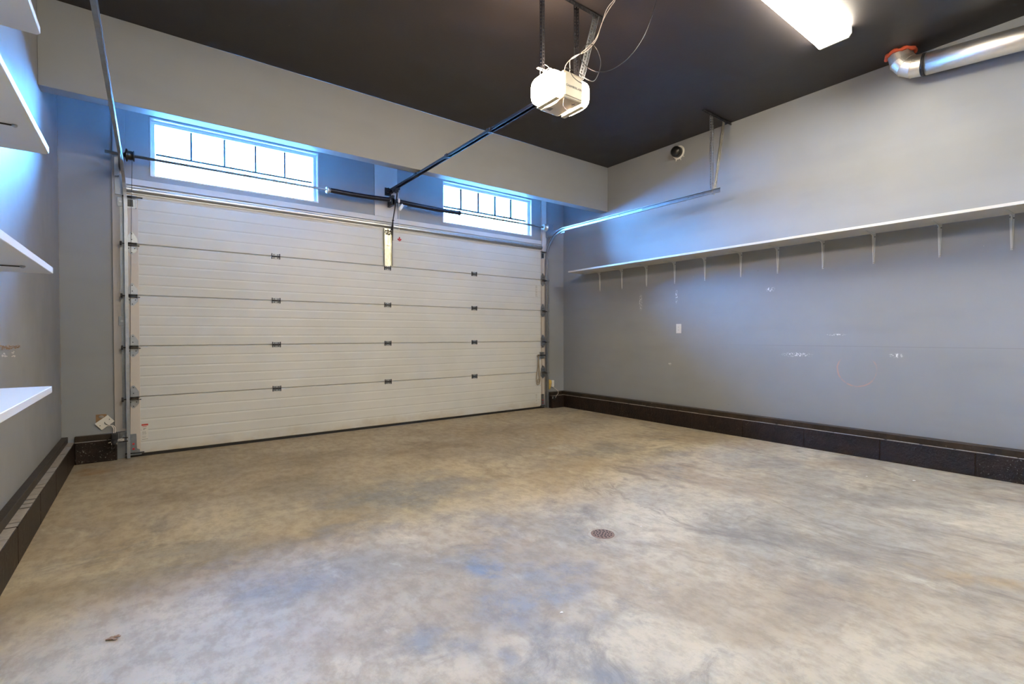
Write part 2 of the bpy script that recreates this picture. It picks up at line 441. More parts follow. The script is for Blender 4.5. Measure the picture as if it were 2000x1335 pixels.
# boards on the far wall: side jambs, head board, mullion board
def board(n, x0, x1, z0, z1, d, label, mat):
    b = MB(); b.box(x0, x1, YF - d, YF, z0, z1, .002); return struct(b.build(f'trim_{n}', mat), label)
board(2, -.262, -.168, .27, 3.0, .020, 'cream painted jamb board left of the overhead door', 'cream')
board(3, -.256, -.158, 3.001, ZC, .019, 'pale painted board above the left door track', 'wall')
board(4, -.157, 5.283, DZ + .003, 2.800, .017, 'white painted head board over the overhead door', 'board')
board(5, 2.408, 2.724, 2.801, ZC, .019, 'pale painted board between the two windows', 'board')
board(6, 5.284, 5.392, 2.62, ZC, .020, 'pale painted board above the right door track', 'board')
board(7, 5.352, 5.400, .27, 2.619, .018, 'cream painted jamb board right of the overhead door', 'cream')
# corner bead with cracked filler in the far left corner
b = MB()
z = .32
while z < 3.1:
    h = random.uniform(.03, .22)
    b.box(XL, XL + random.uniform(.003, .006), YF - .006, YF - .0005, z, z + h); z += h + random.uniform(.01, .25)
struct(b.build('trim_8', 'chip'), 'flaking pale caulk in the far left corner')

# block kerbs
def kerb(name, label, x0, x1, y0, y1, axis, side, t_block, t_sill):
    """side -1/+1: which way the room lies along the other axis"""
    b = MB(); s2 = MB(); c = MB()
    L0, L1 = (y0, y1) if axis == 'y' else (x0, x1)
    base = (x0 if side > 0 else x1) if axis == 'y' else y1
    def bx(m, a0, a1, t, z0, z1, bev=0):
        if axis == 'y':
            m.box(*((base, base + t) if side > 0 else (base - t, base)), a0, a1, z0, z1, bev)
        else: m.box(a0, a1, base - t, base, z0, z1, bev)
    p = L1
    first = True
    while p > L0 + .01:
        q = max(L0, p - (.53 if first and axis == 'y' else .68)); first = False
        bx(b, q + .003, p - .003, t_block, 0, .205, .006)
        p = q
    bx(b, L0, L1, t_block - .006, 0, .198)
    bx(s2, L0, L1, t_sill, .205, .262, .003)
    p = L0
    while p < L1 - .05:                              # ragged chipped lip along the top of the blocks
        l = random.uniform(.03, .3); l = min(l, L1 - p)
        bx(c, p, p + l, t_block - .004, .2052, .2052 + random.uniform(.001, .0035)); p += l + random.uniform(.0, .03)
    o = b.build(name, 'kerb'); struct(o, label)
    s2.build('sill_plate', 'sill', o); c.build('chipped_lip', 'chip', o, 'pale chipped edge')
    return o
kerb('baseboard_right', 'brown-black painted block kerb along the right wall', XR - .14, XR, YN, YF, 'y', -1, .13, .10)
kerb('baseboard_left', 'brown painted block kerb along the left wall', XL, XL + .1, YN, YF, 'y', 1, .095, .045)
kerb('baseboard_far', 'dark painted block kerb between left wall and door track', XL + .096, -.245, YF - .1, YF, 'x', 1, .07, .04)
kerb('baseboard_far', 'dark painted block kerb between door track and right wall', 5.405, XR - .131, YF - .1, YF, 'x', 1, .15, .10)

# ------------------------------------------------------------------ windows
def window(n, w, label, bw, bh):
    x0, x1 = w; yg = YF + .085
    b = MB()
    def ring(b, a, z0_, c, z1_, y0, y1, t, tb=None):
        tb = t if tb is None else tb
        b.box(a, c, y0, y1, z0_, z0_ + tb, .002); b.box(a, c, y0, y1, z1_ - t, z1_, .002)
        b.box(a, a + t, y0, y1, z0_ + tb, z1_ - t, .002); b.box(c - t, c, y0, y1, z0_ + tb, z1_ - t, .002)
    ring(b, x0 - .004, WZ0 - .004, x1 + .004, WZ1 + .004, YF - .006, YF + .09, .014)      # lined reveal
    ring(b, x0 + .010, WZ0 + .010, x1 - .010, WZ1 - .010, YF + .06, YF + .13, .030, .016)    # sash frame
    o = struct(b.build(f'window_{n}', 'frame'), label)
    g = MB(); g.box(x0 + .03, x1 - .03, yg + .018, yg + .022, WZ0 + .02, WZ1 - .03); g.build('pane', 'glass', o)
    g = MB(); zb = 3.114; ins = .045
    g.box(x0 + ins, x1 - ins, yg + .008, yg + .016, zb - bh, zb + bh)
    for k in range(1, 5):
        xx = x0 + ins + (x1 - x0 - 2 * ins) * k / 5
        g.box(xx - bw, xx + bw, yg + .007, yg + .015, zb + bh, WZ1 - .03)
    g.build('glazing_bars', 'grille', o)
window(1, W1, 'wide daylit transom window left of the opener rail', .010, .011)
window(2, W2, 'wide daylit transom window right of the opener rail', .018, .014)
# unseen roof overhang, added and sized to cut off steep skylight
b = MB(); b.box(XL - 1.5, XR + 1.5, YF + .16, YF + 1.13, 3.93, 4.1)
struct(b.build('trim_9', 'exterior'), 'unseen roof overhang added outside the windows to cut off steep skylight')

# ------------------------------------------------------------------ overhead door
SEAM = [.012, .604, 1.118, 1.631, 2.146, 2.728]
b = MB(); b.box(DX0, DX1, YF - .012, YF + .04, 0, .03, .003)
door = struct(b.build('door_1', 'rubber'), 'wide white ribbed sectional overhead garage door')
for k in range(5):
    z0, z1 = SEAM[k] + (.018 if k == 0 else .0035), SEAM[k + 1] - .0025
    y = YF - .018
    prof = [(y + .006, z0), (y, z0 + .006)]
    nr = 4
    for i in range(1, nr + 1):                      # shallow pressed ribs
        zz = z0 + (z1 - z0) * i / (nr + 1)
        prof += [(y, zz - .014), (y + .0019, zz - .003), (y + .0019, zz + .003), (y - .0004, zz + .010)]
    prof += [(y, z1 - .006), (y + .006, z1), (y + .022, z1), (y + .022, z1 + .012), (y + .045, z1 + .012), (y + .045, z0)]
    b = MB(); b.prism([(DX0 + .004, p, q) for p, q in prof], (DX1 - DX0 - .008, 0, 0))
    p = b.build('panel', 'door', door)
    for sx in (0, 1):
        a0, a1 = (DX0 + .001, DX0 + .105) if sx == 0 else (DX1 - .085, DX1 - .001)
        s = MB(); s.box(a0, a1, YF - .0205, YF - .0135, z0 + .001, z1 - .001, .001)
        for _ in range(6):
            hx, hz = random.uniform(a0 + .02, a1 - .02), random.uniform(z0 + .05, z1 - .05)
            s.mat('stile'); s.fan([(.0035, 0), (.0035, -.001)], (hx, YF - .0206, hz), 'y', 8)
        s.build('end_stile', 'stile', p, 'cream end stile')
YD = YF - .0205
# roller hinges
def roller_hinge(x, z, side):
    b = MB(); y = YD - .001; w = .044
    up = [(x - w, y, z + .012), (x - w, y, z + .055), (x - .008, y, z + .118), (x + .008, y, z + .118), (x + w, y, z + .055), (x + w, y, z + .012)]
    lo = [(x - w, y, z - .03), (x - w, y, z - .065), (x - .008, y, z - .108), (x + .008, y, z - .108), (x + w, y, z - .065), (x + w, y, z - .03)]
    b.prism(up, (0, -.003, 0)); b.prism(lo, (0, -.003, 0))
    for sx in (-1, 1): b.box(x + sx * w - .0015, x + sx * w + .0015, y - .038, y, z - .055, z + .02)
    b.box(x - w, x + w, y - .014, y, z + .006, z + .014)
    o = b.build('roller_hinge', 'galv', door, 'grey steel hinge with a pointed leaf')
    c = MB()
    c.cyl((x - w - .004, y - .028, z + .0), (x + w + .004, y - .028, z + .0), .008, 12)
    c.cyl((x - w - .004, y - .024, z - .022), (x + w + .018, y - .024, z - .022), .0045, 10)
    for (dx, dz) in ((0, .098), (0, .04), (-.024, -.048), (.024, -.048), (0, -.09)): c.cyl((x + dx, y - .003, z + dz), (x + dx, y - .009, z + dz), .0055, 6)
    c.build('hinge_pin', 'darksteel', o)
    r = MB()
    xa, xb = (x - .02, -.196) if side < 0 else (x + .02, 5.372)
    r.cyl((xa, y - .042, z - .012), (xb, y - .062, z - .012), .0055, 10)
    r.fan([(.006, -.008), (.020, -.008), (.022, 0), (.020, .008), (.006, .008)], (xb, YF - .083, z - .012), 'x', 18)
    r.build('roller', 'black', o)
for z in SEAM[1:5]:
    roller_hinge(-.113, z, -1); roller_hinge(5.306, z, 1)
# centre hinges
def centre_hinge(x, z):
    b = MB(); y = YD + .002
    b.box(x - .04, x + .04, y - .004, y, z - .030, z - .006, .002); b.box(x - .04, x + .04, y - .004, y, z + .006, z + .030, .002)
    o = b.build('centre_hinge', 'galv_dull', door, 'small dark grey steel hinge')
    c = MB(); c.cyl((x - .046, y - .010, z), (x + .046, y - .010, z), .0075, 10)
    for sx in (-1, 1): c.box(x + sx * .042 - .003, x + sx * .042 + .003, y - .016, y, z - .032, z + .032)
    for dx in (-.02, .02):
        for dz in (-.018, .018): c.cyl((x + dx, y - .004, z + dz), (x + dx, y - .009, z + dz), .006, 6)
    c.build('hinge_pin', 'black', o)
for x in (1.21, 2.578, 3.947):
    for z in SEAM[1:5]: centre_hinge(x, z - (.02 if x == 2.578 and z > 2 else 0))
# strut across the top section
b = MB(); ys = YD
prof = [(ys, 2.716), (ys - .008, 2.716), (ys - .008, 2.706), (ys - .045, 2.700), (ys - .052, 2.690), (ys - .052, 2.672), (ys - .045, 2.662), (ys - .008, 2.656), (ys - .008, 2.646), (ys, 2.646)]
b.prism([(-.150, p, q) for p, q in prof], (5.42, 0, 0))
for x in (1.0, 1.9, 3.0, 3.9, 4.6): b.cyl((x, ys - .052, 2.681), (x, ys - .057, 2.681), .006, 8)
b.build('strut', 'galv', door, 'long galvanised stiffening bar')
# operator reinforcement bracket
b = MB(); b.box(2.522, 2.638, YD - .006, YD, 2.150, 2.645)
for xx in (2.522, 2.632): b.box(xx, xx + .006, YD - .024, YD - .006, 2.150, 2.645)
ob = b.build('operator_bracket', 'brass', door, 'yellowed steel bracket plate')
b = MB()
for sx in (2.522, 2.632): b.box(sx - .0022, sx + .0082, YD - .027, YD - .0245, 2.155, 2.640)
for k in range(14):
    a = (2.56 + random.uniform(-.015, .06), YD - .01 - random.uniform(0, .02), 2.60 + random.uniform(-.035, .03))
    q = (a[0] + random.uniform(-.02, .02), a[1] - .012, a[2] + random.uniform(-.02, .02))
    b.cyl(a, q, .006, 6)
b.build('bolts', 'darksteel', ob)
# bottom and top fixtures
for side in (-1, 1):
    x0 = DX0 + .012 if side < 0 else DX1 - .080
    b = MB(); b.prism([(x0, YD, .03), (x0 + .085 if side < 0 else x0 + .07, YD, .03), (x0 + .085 if side < 0 else x0 + .07, YD, .075), (x0 + .062, YD, .085), (x0 + .058, YD, .235), (x0, YD, .235)], (0, -.004, 0))
    b.box(x0 - .002, x0 + .10 if side < 0 else x0 + .072, YD - .03, YD, .026, .032)
    o = b.build('bottom_fixture', 'galv_dull', door, 'grey corner plate')
    c = MB()
    for dz in (.085, .135): c.cyl((x0 + .034, YD - .004, dz), (x0 + .034, YD - .010, dz), .010, 8)
    c.build('bolt', 'red', o, 'red capped bolts')
    c = MB(); c.cyl((x0 - .03, YD - .02, .045), (x0 + .12 if side < 0 else x0 + .072, YD - .02, .045), .006, 8); c.build('roller', 'darksteel', o)
    zc = 2.585; b = MB()
    b.box(x0, x0 + .08, YD - .003, YD, zc - .085, zc + .03); b.box(x0 + .074, x0 + .08, YD - .035, YD, zc - .085, zc + .03)
    b.box(x0 - .012, x0 + .088, YD - .045, YD, zc + .03, zc + .036)
    o = b.build('top_fixture', 'galv', door, 'galvanised corner bracket')
    c = MB(); c.mat('darksteel').cyl((x0 - .03 if side < 0 else x0 - .0, YD - .040, zc + .020), (x0 + .13 if side < 0 else x0 + .10, YD - .040, zc + .020), .007, 8)
    c.box(x0 + .01, x0 + .055, YD - .008, YD - .003, zc - .07, zc + .0); c.build('roller', 'darksteel', o)
# stickers
def sticker(x0, x1, z0, z1, red, label, bare=False):
    b = MB(); y = YD + .002
    if not bare: b.mat('paper').box(x0, x1, y - .0012, y, z0, z1)
    if red: b.mat('inkred').box(x0, x1, y - .0018, y - .0013, z1 - .022, z1 - .004); b.box(x0 + .008, x1 - .012, y - .0018, y - .0013, z1 - .034, z1 - .029)
    b.mat('ink'); z = z1 - (.055 if red else .012)
    if red:
        cx = (x0 + x1) / 2
        b.box(cx - .010, cx - .006, y - .0018, y - .0013, z - .010, z + .008); b.box(cx - .006, cx + .010, y - .0018, y - .0013, z + .002, z + .006)
        z -= .03
    while z > z0 + .012:
        n = random.randint(2, 4); p = x0 + .006
        for _ in range(n):
            l = random.uniform(.010, (x1 - x0) * .32)
            if p + l < x1 - .004: b.box(p, p + l, y - .0018, y - .0013, z, z + .0022)
            p += l + .003
        z -= random.choice((.008, .010, .020))
    b.box(x0 + .003, x1 - .003, y - .0018, y - .0013, z0 + .004, z0 + .007)
    b.build('warning_sticker', None, door, label)
sticker(-.052, .002, .165, .330, True, 'white sticker with a red heading')
sticker(5.150, 5.195, .085, .255, False, 'faint printed marking')
sticker(5.150, 5.200, 1.86, 2.06, False, 'white printed label')
# slide lock
b = MB(); b.box(5.235, 5.325, YD - .012, YD, .835, .945, .003); b.box(5.235, 5.325, YD - .03, YD - .012, .84, .848); b.box(5.235, 5.325, YD - .03, YD - .012, .932, .940)
lk = b.build('slide_lock', 'galv_dull', door, 'dark grey square slide lock')
b = MB(); b.cyl((5.18, YD - .02, .888), (5.365, YD - .02, .888), .009, 12); b.build('lock_bolt', 'darksteel', lk)
# loose cord on the lock
b = MB()
b.tube(smooth_path([(5.19, 6.160, .900), (5.165, 6.155, .885), (5.175, 6.150, .855), (5.20, 6.148, .870), (5.195, 6.150, .905)]), .008, 8)
b.tube(smooth_path([(5.180, 6.155, .87), (5.178, 6.158, .72), (5.150, 6.160, .53), (5.155, 6.160, .43), (5.180, 6.160, .40), (5.215, 6.160, .43), (5.228, 6.160, .53), (5.205, 6.158, .72), (5.195, 6.155, .88)]), .0065, 8)
b.tube(smooth_path([(5.195, 6.152, .85), (5.185, 6.152, .65), (5.200, 6.152, .47), (5.175, 6.152, .44), (5.165, 6.152, .48), (5.195, 6.150, .50), (5.215, 6.150, .46)]), .0055, 8)
tag(b.build('lock_cord', 'rope', off=(5.19, 6.155, .41)), 'looped tan cord hanging from the slide lock on the right door edge', 'cord')

# ------------------------------------------------------------------ tracks
def channel(path, side, w=.052, d=.026, t=.003):
    """C channel swept along (x, y, z) points lying roughly in a YZ plane; web on the outer side, lips turned in"""
    P = [Vector(p) for p in path]; rings = []
    prof = [(0, -w / 2), (0, w / 2), (-d, w / 2), (-d, w / 2 - .008), (-d + t, w / 2 - .008), (-d + t, w / 2 - t), (-t, w / 2 - t), (-t, -w / 2 + t), (-d + t, -w / 2 + t), (-d + t, -w / 2 + .008), (-d, -w / 2 + .008), (-d, -w / 2)]
    for i, p in enumerate(P):
        tg = P[min(i + 1, len(P) - 1)] - P[max(i - 1, 0)]; tg.x = 0; tg.normalize()
        n = Vector((0, -tg.z, tg.y))
        rings.append([p + Vector((u * side, 0, 0)) + n * v for u, v in prof])
    return rings
def track(side, label):
    x = -.168 if side < 0 else 5.366
    x2 = -.228 if side < 0 else 5.40
    yv, R, zt = YF - .083, .39, (2.925 if side < 0 else 2.925)
    yend = .6 if side < 0 else 3.09
    t = thing('door_track', (x, yv, 0), label, 'track', 'door tracks')
    p = [(x, yv, .012 + k * .5) for k in range(6)]
    p = [q for q in p if q[2] < zt - R - .05] + [(x, yv, zt - R)]
    b = MB(); b.loft(channel(p, side), smooth=False)
    b.build('vertical_rail', 'galv', t)
    h = []
    for k in range(13):
        a = PI / 2 * k / 12
        f = k / 12
        h.append((x + (x2 - x) * f * .5, yv - R + R * math.cos(a), zt - R + .001 + R * math.sin(a)))
    n = 8
    for k in range(1, n + 1):
        f = k / n; h.append((x + (x2 - x) * (.5 + .5 * f), (yv - R) + (yend - yv + R) * f, zt))
    b = MB(); b.loft(channel(h, side), smooth=False)
    for yy in (4.6, 4.2, 3.5, 3.3):
        if yy > yend: b.cyl((x2 - side * .02, yy, zt), (x2 - side * .032, yy, zt), .007, 8)
    b.build('curved_rail', 'galv', t)
    # wall angle behind the vertical rail, with slotted clips
    b = MB(); xo = x + side * .004
    b.box(min(xo, xo + side * .004), max(xo, xo + side * .004), YF - .060, YF - .0205, .30, 2.62)
    b.box(min(xo, xo + side * .03), max(xo, xo + side * .03), YF - .024, YF - .0205, .30, 2.62)
    b.build('wall_angle', 'galv_dull', t)
    for zz in (1.37, 2.55, .22):
        c = MB(); xa, xb = sorted((x + side * .002, x + side * .055))
        c.mat('galv_dull').box(xa, xb, YF - .028, YF - .0215, zz - .045, zz + .045, .002)
        c.mat('galv'); c.cyl(((xa + xb) / 2, YF - .028, zz), ((xa + xb) / 2, YF - .036, zz), .012, 8)
        c.build('track_clip', None, t)
    # angle at the head of the curve that ties track and shaft plate
    b = MB()
    b.obox((x + side * .010, YF - .17, 2.92), (.002, 0, 0), (0, .15, -.07 if False else 0), (0, .0, .028))
    b.obox((x + side * .012, YF - .28, 2.885), (.002, 0, 0), (0, .20, 0), (0, 0, .012))
    if side < 0:
        b.obox((x - .055, YF - .10, 2.99), (.016, 0, 0), (0, .004, 0), (0, -.03, .20))
        b.obox((x - .040, YF - .10, 2.99), (.003, 0, 0), (0, .022, 0), (0, -.03, .20))
        b.box(x - .07, x - .006, YF - .03, YF - .024, 2.62, 2.82)
    b.build('head_bracket', 'galv_dull', t)
    # shaft end plate
    b = MB(); b.box(x + side * .012 - .003, x + side * .012 + .003, YF - .21, YF - .021, 2.86, 3.06); b.build('shaft_plate', 'galv_dull', t)
    # hanger to the ceiling
    yh = yend + .10
    b = MB(); xh = x2 + side * .006
    b.perf((xh, yh, zt - .02), (xh, yh, ZC - .012), (0, 1, 0) if False else (1, 0, 0), .032)
    b.perf((xh - .016, yh + .016, zt - .02), (xh - .016, yh + .016, ZC - .012), (0, 1, 0), .032)
    b.build('hanger_strap', 'galv', t)
    if side > 0:
        b = MB()
        b.mat('galv').perf((xh + .02, yh - .004, zt - .01), (xh + .235, yh + .0, ZC - .012), (0, 1, 0), .030)
        b.mat('brass'); b.perf((xh + .02, yh - .008, zt - .01), (xh + .235, yh - .008, ZC - .012), (1, 0, 0), .046, .003, .05, .25)
        b.build('diagonal_strap', None, t, 'slanting cream perforated strap')
        b = MB(); b.perf((5.20, yh, ZC - .008), (5.785, yh, ZC - .008), (0, 1, 0), .034); b.perf((5.20, yh - .016, ZC - .022), (5.785, yh - .016, ZC - .022), (0, 0, 1), .030)
        b.build('ceiling_angle', 'black', t, 'dark perforated angle on the ceiling')
    return t
track(-1, 'galvanised door track rising at the left door edge and running overhead')
track(1, 'galvanised door track rising at the right door edge and curving along the right wall')

# ------------------------------------------------------------------ torsion shaft
YS, ZS = YF - .15, 2.985
t = thing('torsion_shaft', (2.6, YS, ZS), 'long steel torsion shaft above the door with a dark spring over its middle', 'shaft')
b = MB(); b.tube([(-.305, YS, ZS), (2.6, YS, ZS + .004), (5.30, YS, ZS + .008)], .014, 12); b.build('shaft', 'galv_dull', t)
def spring(x0, x1, sag0, sag1):
    n = int((x1 - x0) / .0095); rings = []
    pts, rr = [], []
    for i in range(n * 2 + 1):
        f = i / (n * 2)
        pts.append((x0 + (x1 - x0) * f, YS, ZS + .004 + sag0 * (1 - f) + sag1 * f - .008 * math.sin(PI * f))); rr.append(.0275 if i % 2 == 0 else .0295)
    b = MB(); b.tube(pts, 0, 16, True, rr); return b
spring(1.80, 2.555, 0, .012).build('spring', 'navy', t)
spring(2.645, 3.60, .010, -.004).build('spring', 'navy', t)
b = MB(); b.box(2.585, 2.615, YS - .03, YF - .019, ZS - .055, ZS + .075); b.box(2.575, 2.625, YS - .03, YS + .03, ZS - .05, ZS + .04, .01); b.build('centre_bearing', 'darksteel', t)
b = MB(); b.fan([(.013, -.05), (.036, -.05), (.040, -.03), (.030, -.02), (.030, 0), (.013, 0)], (1.80, YS, ZS), 'x', 20)
for k in range(4):
    a = PI / 2 * k + .4; b.cyl((1.762, YS + .030 * math.cos(a), ZS + .030 * math.sin(a)), (1.782, YS + .030 * math.cos(a), ZS + .030 * math.sin(a)), .008, 8)
b.build('winding_cone', 'bright', t)
b = MB(); b.fan([(.013, .03), (.034, .03), (.036, .01), (.028, 0), (.013, 0)], (3.60, YS, ZS), 'x', 20); b.build('winding_cone', 'navy', t)
for side, x in ((-1, -.11), (1, 5.235)):
    b = MB(); s = side
    b.fan([(.013, -.03 * s), (.050, -.03 * s), (.052, -.022 * s), (.044, -.018 * s), (.043, .02 * s), (.060, .026 * s), (.062, .036 * s), (.05, .040 * s), (.03, .040 * s), (.013, .055 * s)], (x, YS, ZS + (.008 if s > 0 else 0)), 'x', 28)
    dr = b.build('cable_drum', 'bright' if s > 0 else 'darksteel', t)
    c = MB(); c.tube([(x - .01 * s, YS + .046, ZS - .01), (x + .02 * s, YD - .030, 1.5), (x + .035 * s, YD - .024, .06)], .0022, 6); c.build('lift_cable', 'darksteel', dr)

# ------------------------------------------------------------------ opener
HX0, HX1, HY0, HY1, HZ0, HZ1 = 2.500, 2.700, 2.67, 2.955, 3.000, 3.205
RX, RZ = 2.590, 3.140
t = thing('garage_door_opener', (2.6, 2.8, 3.0), 'cream garage door opener with glowing side lenses hanging from the ceiling', 'door opener')
b = MB(); b.box(HX0, HX1, HY0, HY1, HZ0, HZ1, .014, 3)
hs = b.build('housing', 'housing', t)
b = MB()                                            # raised end cover and cooling slots under it
b.box(HX0 + .012, HX1 - .012, HY0 - .006, HY0 + .01, HZ0 + .018, HZ1 - .02, .004)
b.build('end_cover', 'housing', hs)
b = MB()
for k in range(5): b.box(HX0 + .03, HX0 + .07, HY1 - .09 + k * .009, HY1 - .086 + k * .009, HZ0 - .0012, HZ0 + .002)
b.build('vent_slots', 'ink', hs)
b = MB(); b.box(HX1 - .07, HX1 - .035, HY0 + .05, HY0 + .055, HZ0 - .0012, HZ0 + .002); b.box(HX1 - .055, HX1 - .05, HY0 + .035, HY0 + .07, HZ0 - .0012, HZ0 + .002)
b.build('adjuster_slot', 'ink', hs)
b = MB()
for k in range(9):
    a0, a1 = PI + PI * k / 18, PI + PI * (k + 1) / 18
    cx, cz, r = HX1 - .01, HZ1 - .01, .10
    p0 = Vector((cx + r * math.cos(a0) * 1.2, HY0 - .0065, cz + r * math.sin(a0) * .45)); p1 = Vector((cx + r * math.cos(a1) * 1.2, HY0 - .0065, cz + r * math.sin(a1) * .45))
    b.cyl(p0, p1, .003, 6)
b.build('cover_seam', 'ink', hs)
for side, x in ((-1, HX0), (1, HX1)):
    b = MB(); b.squad((x + side * .022, (HY0 + HY1) / 2, (HZ0 + HZ1) / 2), (.095 if side < 0 else .085, (HY1 - HY0) / 2 + .002, (HZ1 - HZ0) / 2 + .002), .54)
    ln = b.build('light_lens', 'bulb', t, 'glowing translucent lens')
    b = MB(); xa, xb = sorted((x + side * .010, x + side * .050))
    b.box(xa, xb, HY0 + .03, HY1 - .03, HZ0 - .009, HZ0 - .001, .003); b.build('lens_trim', 'housing', ln)
# lettering
cu = bpy.data.curves.new('lettering', 'FONT'); cu.body = 'CHAMBERLAIN'; cu.size = .0235; cu.extrude = .0006; cu.align_x = 'CENTER'; cu.space_character = 1.05
tmp = bpy.data.objects.new('lettering_source', cu); COL.objects.link(tmp)
bpy.context.view_layer.update()
me = bpy.data.meshes.new_from_object(tmp.evaluated_get(bpy.context.evaluated_depsgraph_get()))
bpy.data.objects.remove(tmp)
me.name = 'lettering'; me.materials.clear(); me.materials.append(M['ink'])
lt = bpy.data.objects.new('lettering', me); COL.objects.link(lt); lt.parent = hs
lt.location = Vector((2.600, HY0 - .0068, 3.085)) - Vector((2.6, 2.8, 3.0)); lt.rotation_euler = (PI / 2, 0, 0)
# rail
b = MB(); b.box(RX - .014, RX + .014, HY1 - .002, YF - .045, RZ - .018, RZ + .014); b.box(RX - .024, RX + .024, HY1 - .002, YF - .045, RZ - .018, RZ - .013)
for yy in (3.75, 4.55, 5.3): b.box(RX - .027, RX + .027, yy, yy + .05, RZ - .020, RZ + .017, .003)
rl = b.build('rail', 'black', t, 'long black rail')
b = MB(); b.box(RX - .030, RX - .025, YF - .11, YF - .019, RZ - .035, RZ + .03); b.box(RX + .025, RX + .030, YF - .11, YF - .019, RZ - .035, RZ + .03)
b.box(RX - .045, RX + .045, YF - .024, YF - .0195, RZ - .055, RZ + .05); b.cyl((RX - .045, YF - .09, RZ - .015), (RX + .045, YF - .09, RZ - .015), .012, 10)
b.fan([(.006, -.016), (.022, -.016), (.022, .016), (.006, .016)], (RX, YF - .09, RZ - .02), 'x', 18); b.build('header_bracket', 'black', rl)
YT = 5.93
b = MB(); b.box(RX - .030, RX + .030, YT - .07, YT + .05, RZ - .045, RZ - .019, .006); b.cyl((RX - .034, YT, RZ - .055), (RX + .034, YT, RZ - .055), .012, 10)
b.box(RX - .012, RX + .012, YT - .02, YT + .02, RZ - .075, RZ - .04); b.build('trolley', 'black', rl)
b = MB()
arm = [(RX + .02, YT, RZ - .055), (RX + .02, YT + .05, 2.95), (RX + .02, YT + .14, 2.74), (RX + .02, YT + .185, 2.63)]
for p, q in zip(arm, arm[1:]):
    p, q = Vector(p), Vector(q); d = (q - p); w = Vector((1, 0, 0)).cross(d).normalized()
    b.obox((p + q) / 2, d / 2 * 1.03, w * .013, (.003, 0, 0))
b.obox((RX + .026, YT + .165, 2.60), (.003, 0, 0), (0, .013, 0), (0, -.012, .12)); 
for p in arm: b.cyl(Vector(p) - Vector((.01, 0, 0)), Vector(p) + Vector((.012, 0, 0)), .010, 8)
b.build('door_arm', 'black', t, 'black jointed arm down to the door')
# hangers
b = MB()
b.perf((2.412, 2.80, 3.235), (2.412, 2.80, ZC - .006), (1, 0, 0), .026, .0025, .026)
b.perf((2.399, 2.812, 3.235), (2.399, 2.812, ZC - .006), (0, 1, 0), .026, .0025, .026)
b.build('hanger_strap', 'black', t, 'black perforated hanger')
b = MB()
b.perf((2.745, 2.80, 3.235), (2.745, 2.80, ZC - .006), (1, 0, 0), .030, .0025, .026)
b.perf((2.765, 2.79, 3.235), (2.765, 2.79, ZC - .006), (0, 1, 0), .030, .0025, .026)
b.build('hanger_strap', 'black', t, 'black perforated hanger')
b = MB()
b.perf((2.795, 2.80, 3.27), (2.955, 2.79, ZC - .03), (1, 0, 0), .036, .0025, .028); b.perf((2.812, 2.78, 3.27), (2.972, 2.77, ZC - .03), (0, 1, 0), .030, .0025, .028)
b.build('diagonal_strap', 'galv', t, 'bright galvanised slanting strap')
b = MB(); b.perf((2.36, 2.80, 3.222), (2.84, 2.80, 3.222), (0, 1, 0), .030); b.box(2.52, 2.68, 2.785, 2.815, HZ1 - .004, 3.221); b.build('cross_strap', 'darksteel', t)
b = MB(); b.perf((2.33, 2.785, ZC - .006), (3.05, 2.785, ZC - .006), (0, 1, 0), .034, .003, .03); b.perf((2.33, 2.768, ZC - .022), (3.05, 2.768, ZC - .022), (0, 0, 1), .032, .003, .03)
b.build('ceiling_angle', 'black', t, 'black perforated angle on the ceiling')
# low wiring on the housing
b = MB()
b.tube(smooth_path([(2.52, 2.69, 2.997), (2.585, 2.765, 2.990), (2.655, 2.80, 2.990), (2.70, 2.795, 2.992), (2.715, 2.78, 2.998)]), .0022, 6)
b.build('sensor_lead', 'wire', t, 'thin white wire under the housing')
for off_ in (0, .03):
    b = MB(); b.tube(smooth_path([(2.47 + off_, 2.90, 3.20), (2.475 + off_, 2.91, 3.28), (2.485 + off_, 2.885, 3.325 - off_), (2.50 + off_, 2.84, 3.29), (2.51 + off_, 2.78, 3.20)]), .0026, 8)
    b.build('looped_wire', 'wire', t, 'looped white wire on top')
# release cord
t2 = thing('release_cord', (2.68, 6.00, 2.49), 'thin cord with a red pull handle hanging from the opener trolley', 'cord')
b = MB(); b.tube(smooth_path([(2.615, YT - .01, 3.075), (2.645, 5.96, 2.95), (2.655, 5.985, 2.78), (2.665, 5.99, 2.50)]), .0028, 6); b.build('cord', 'wire', t2)
b = MB(); b.box(2.638, 2.692, 5.982, 5.998, 2.478, 2.492, .005); b.cyl((2.665, 5.99, 2.49), (2.665, 5.99, 2.515), .008, 8); b.cyl((2.640, 5.99, 2.485), (2.665, 5.99, 2.465), .006, 8); b.cyl((2.690, 5.99, 2.485), (2.665, 5.99, 2.465), .006, 8)
b.build('pull_handle', 'red', t2, 'red pull handle')
b = MB(); b.obox((2.685, 5.975, 2.905), (.016, 0, -.012), (0, .0008, 0), (.028, 0, .038))
b.build('tag', 'paper', t2, 'white paper tag')
b = MB(); b.squad((2.652, 5.975, 2.985), (.016, .014, .03), .9, 14, 10); b.build('cord_knot', 'wire', t2)

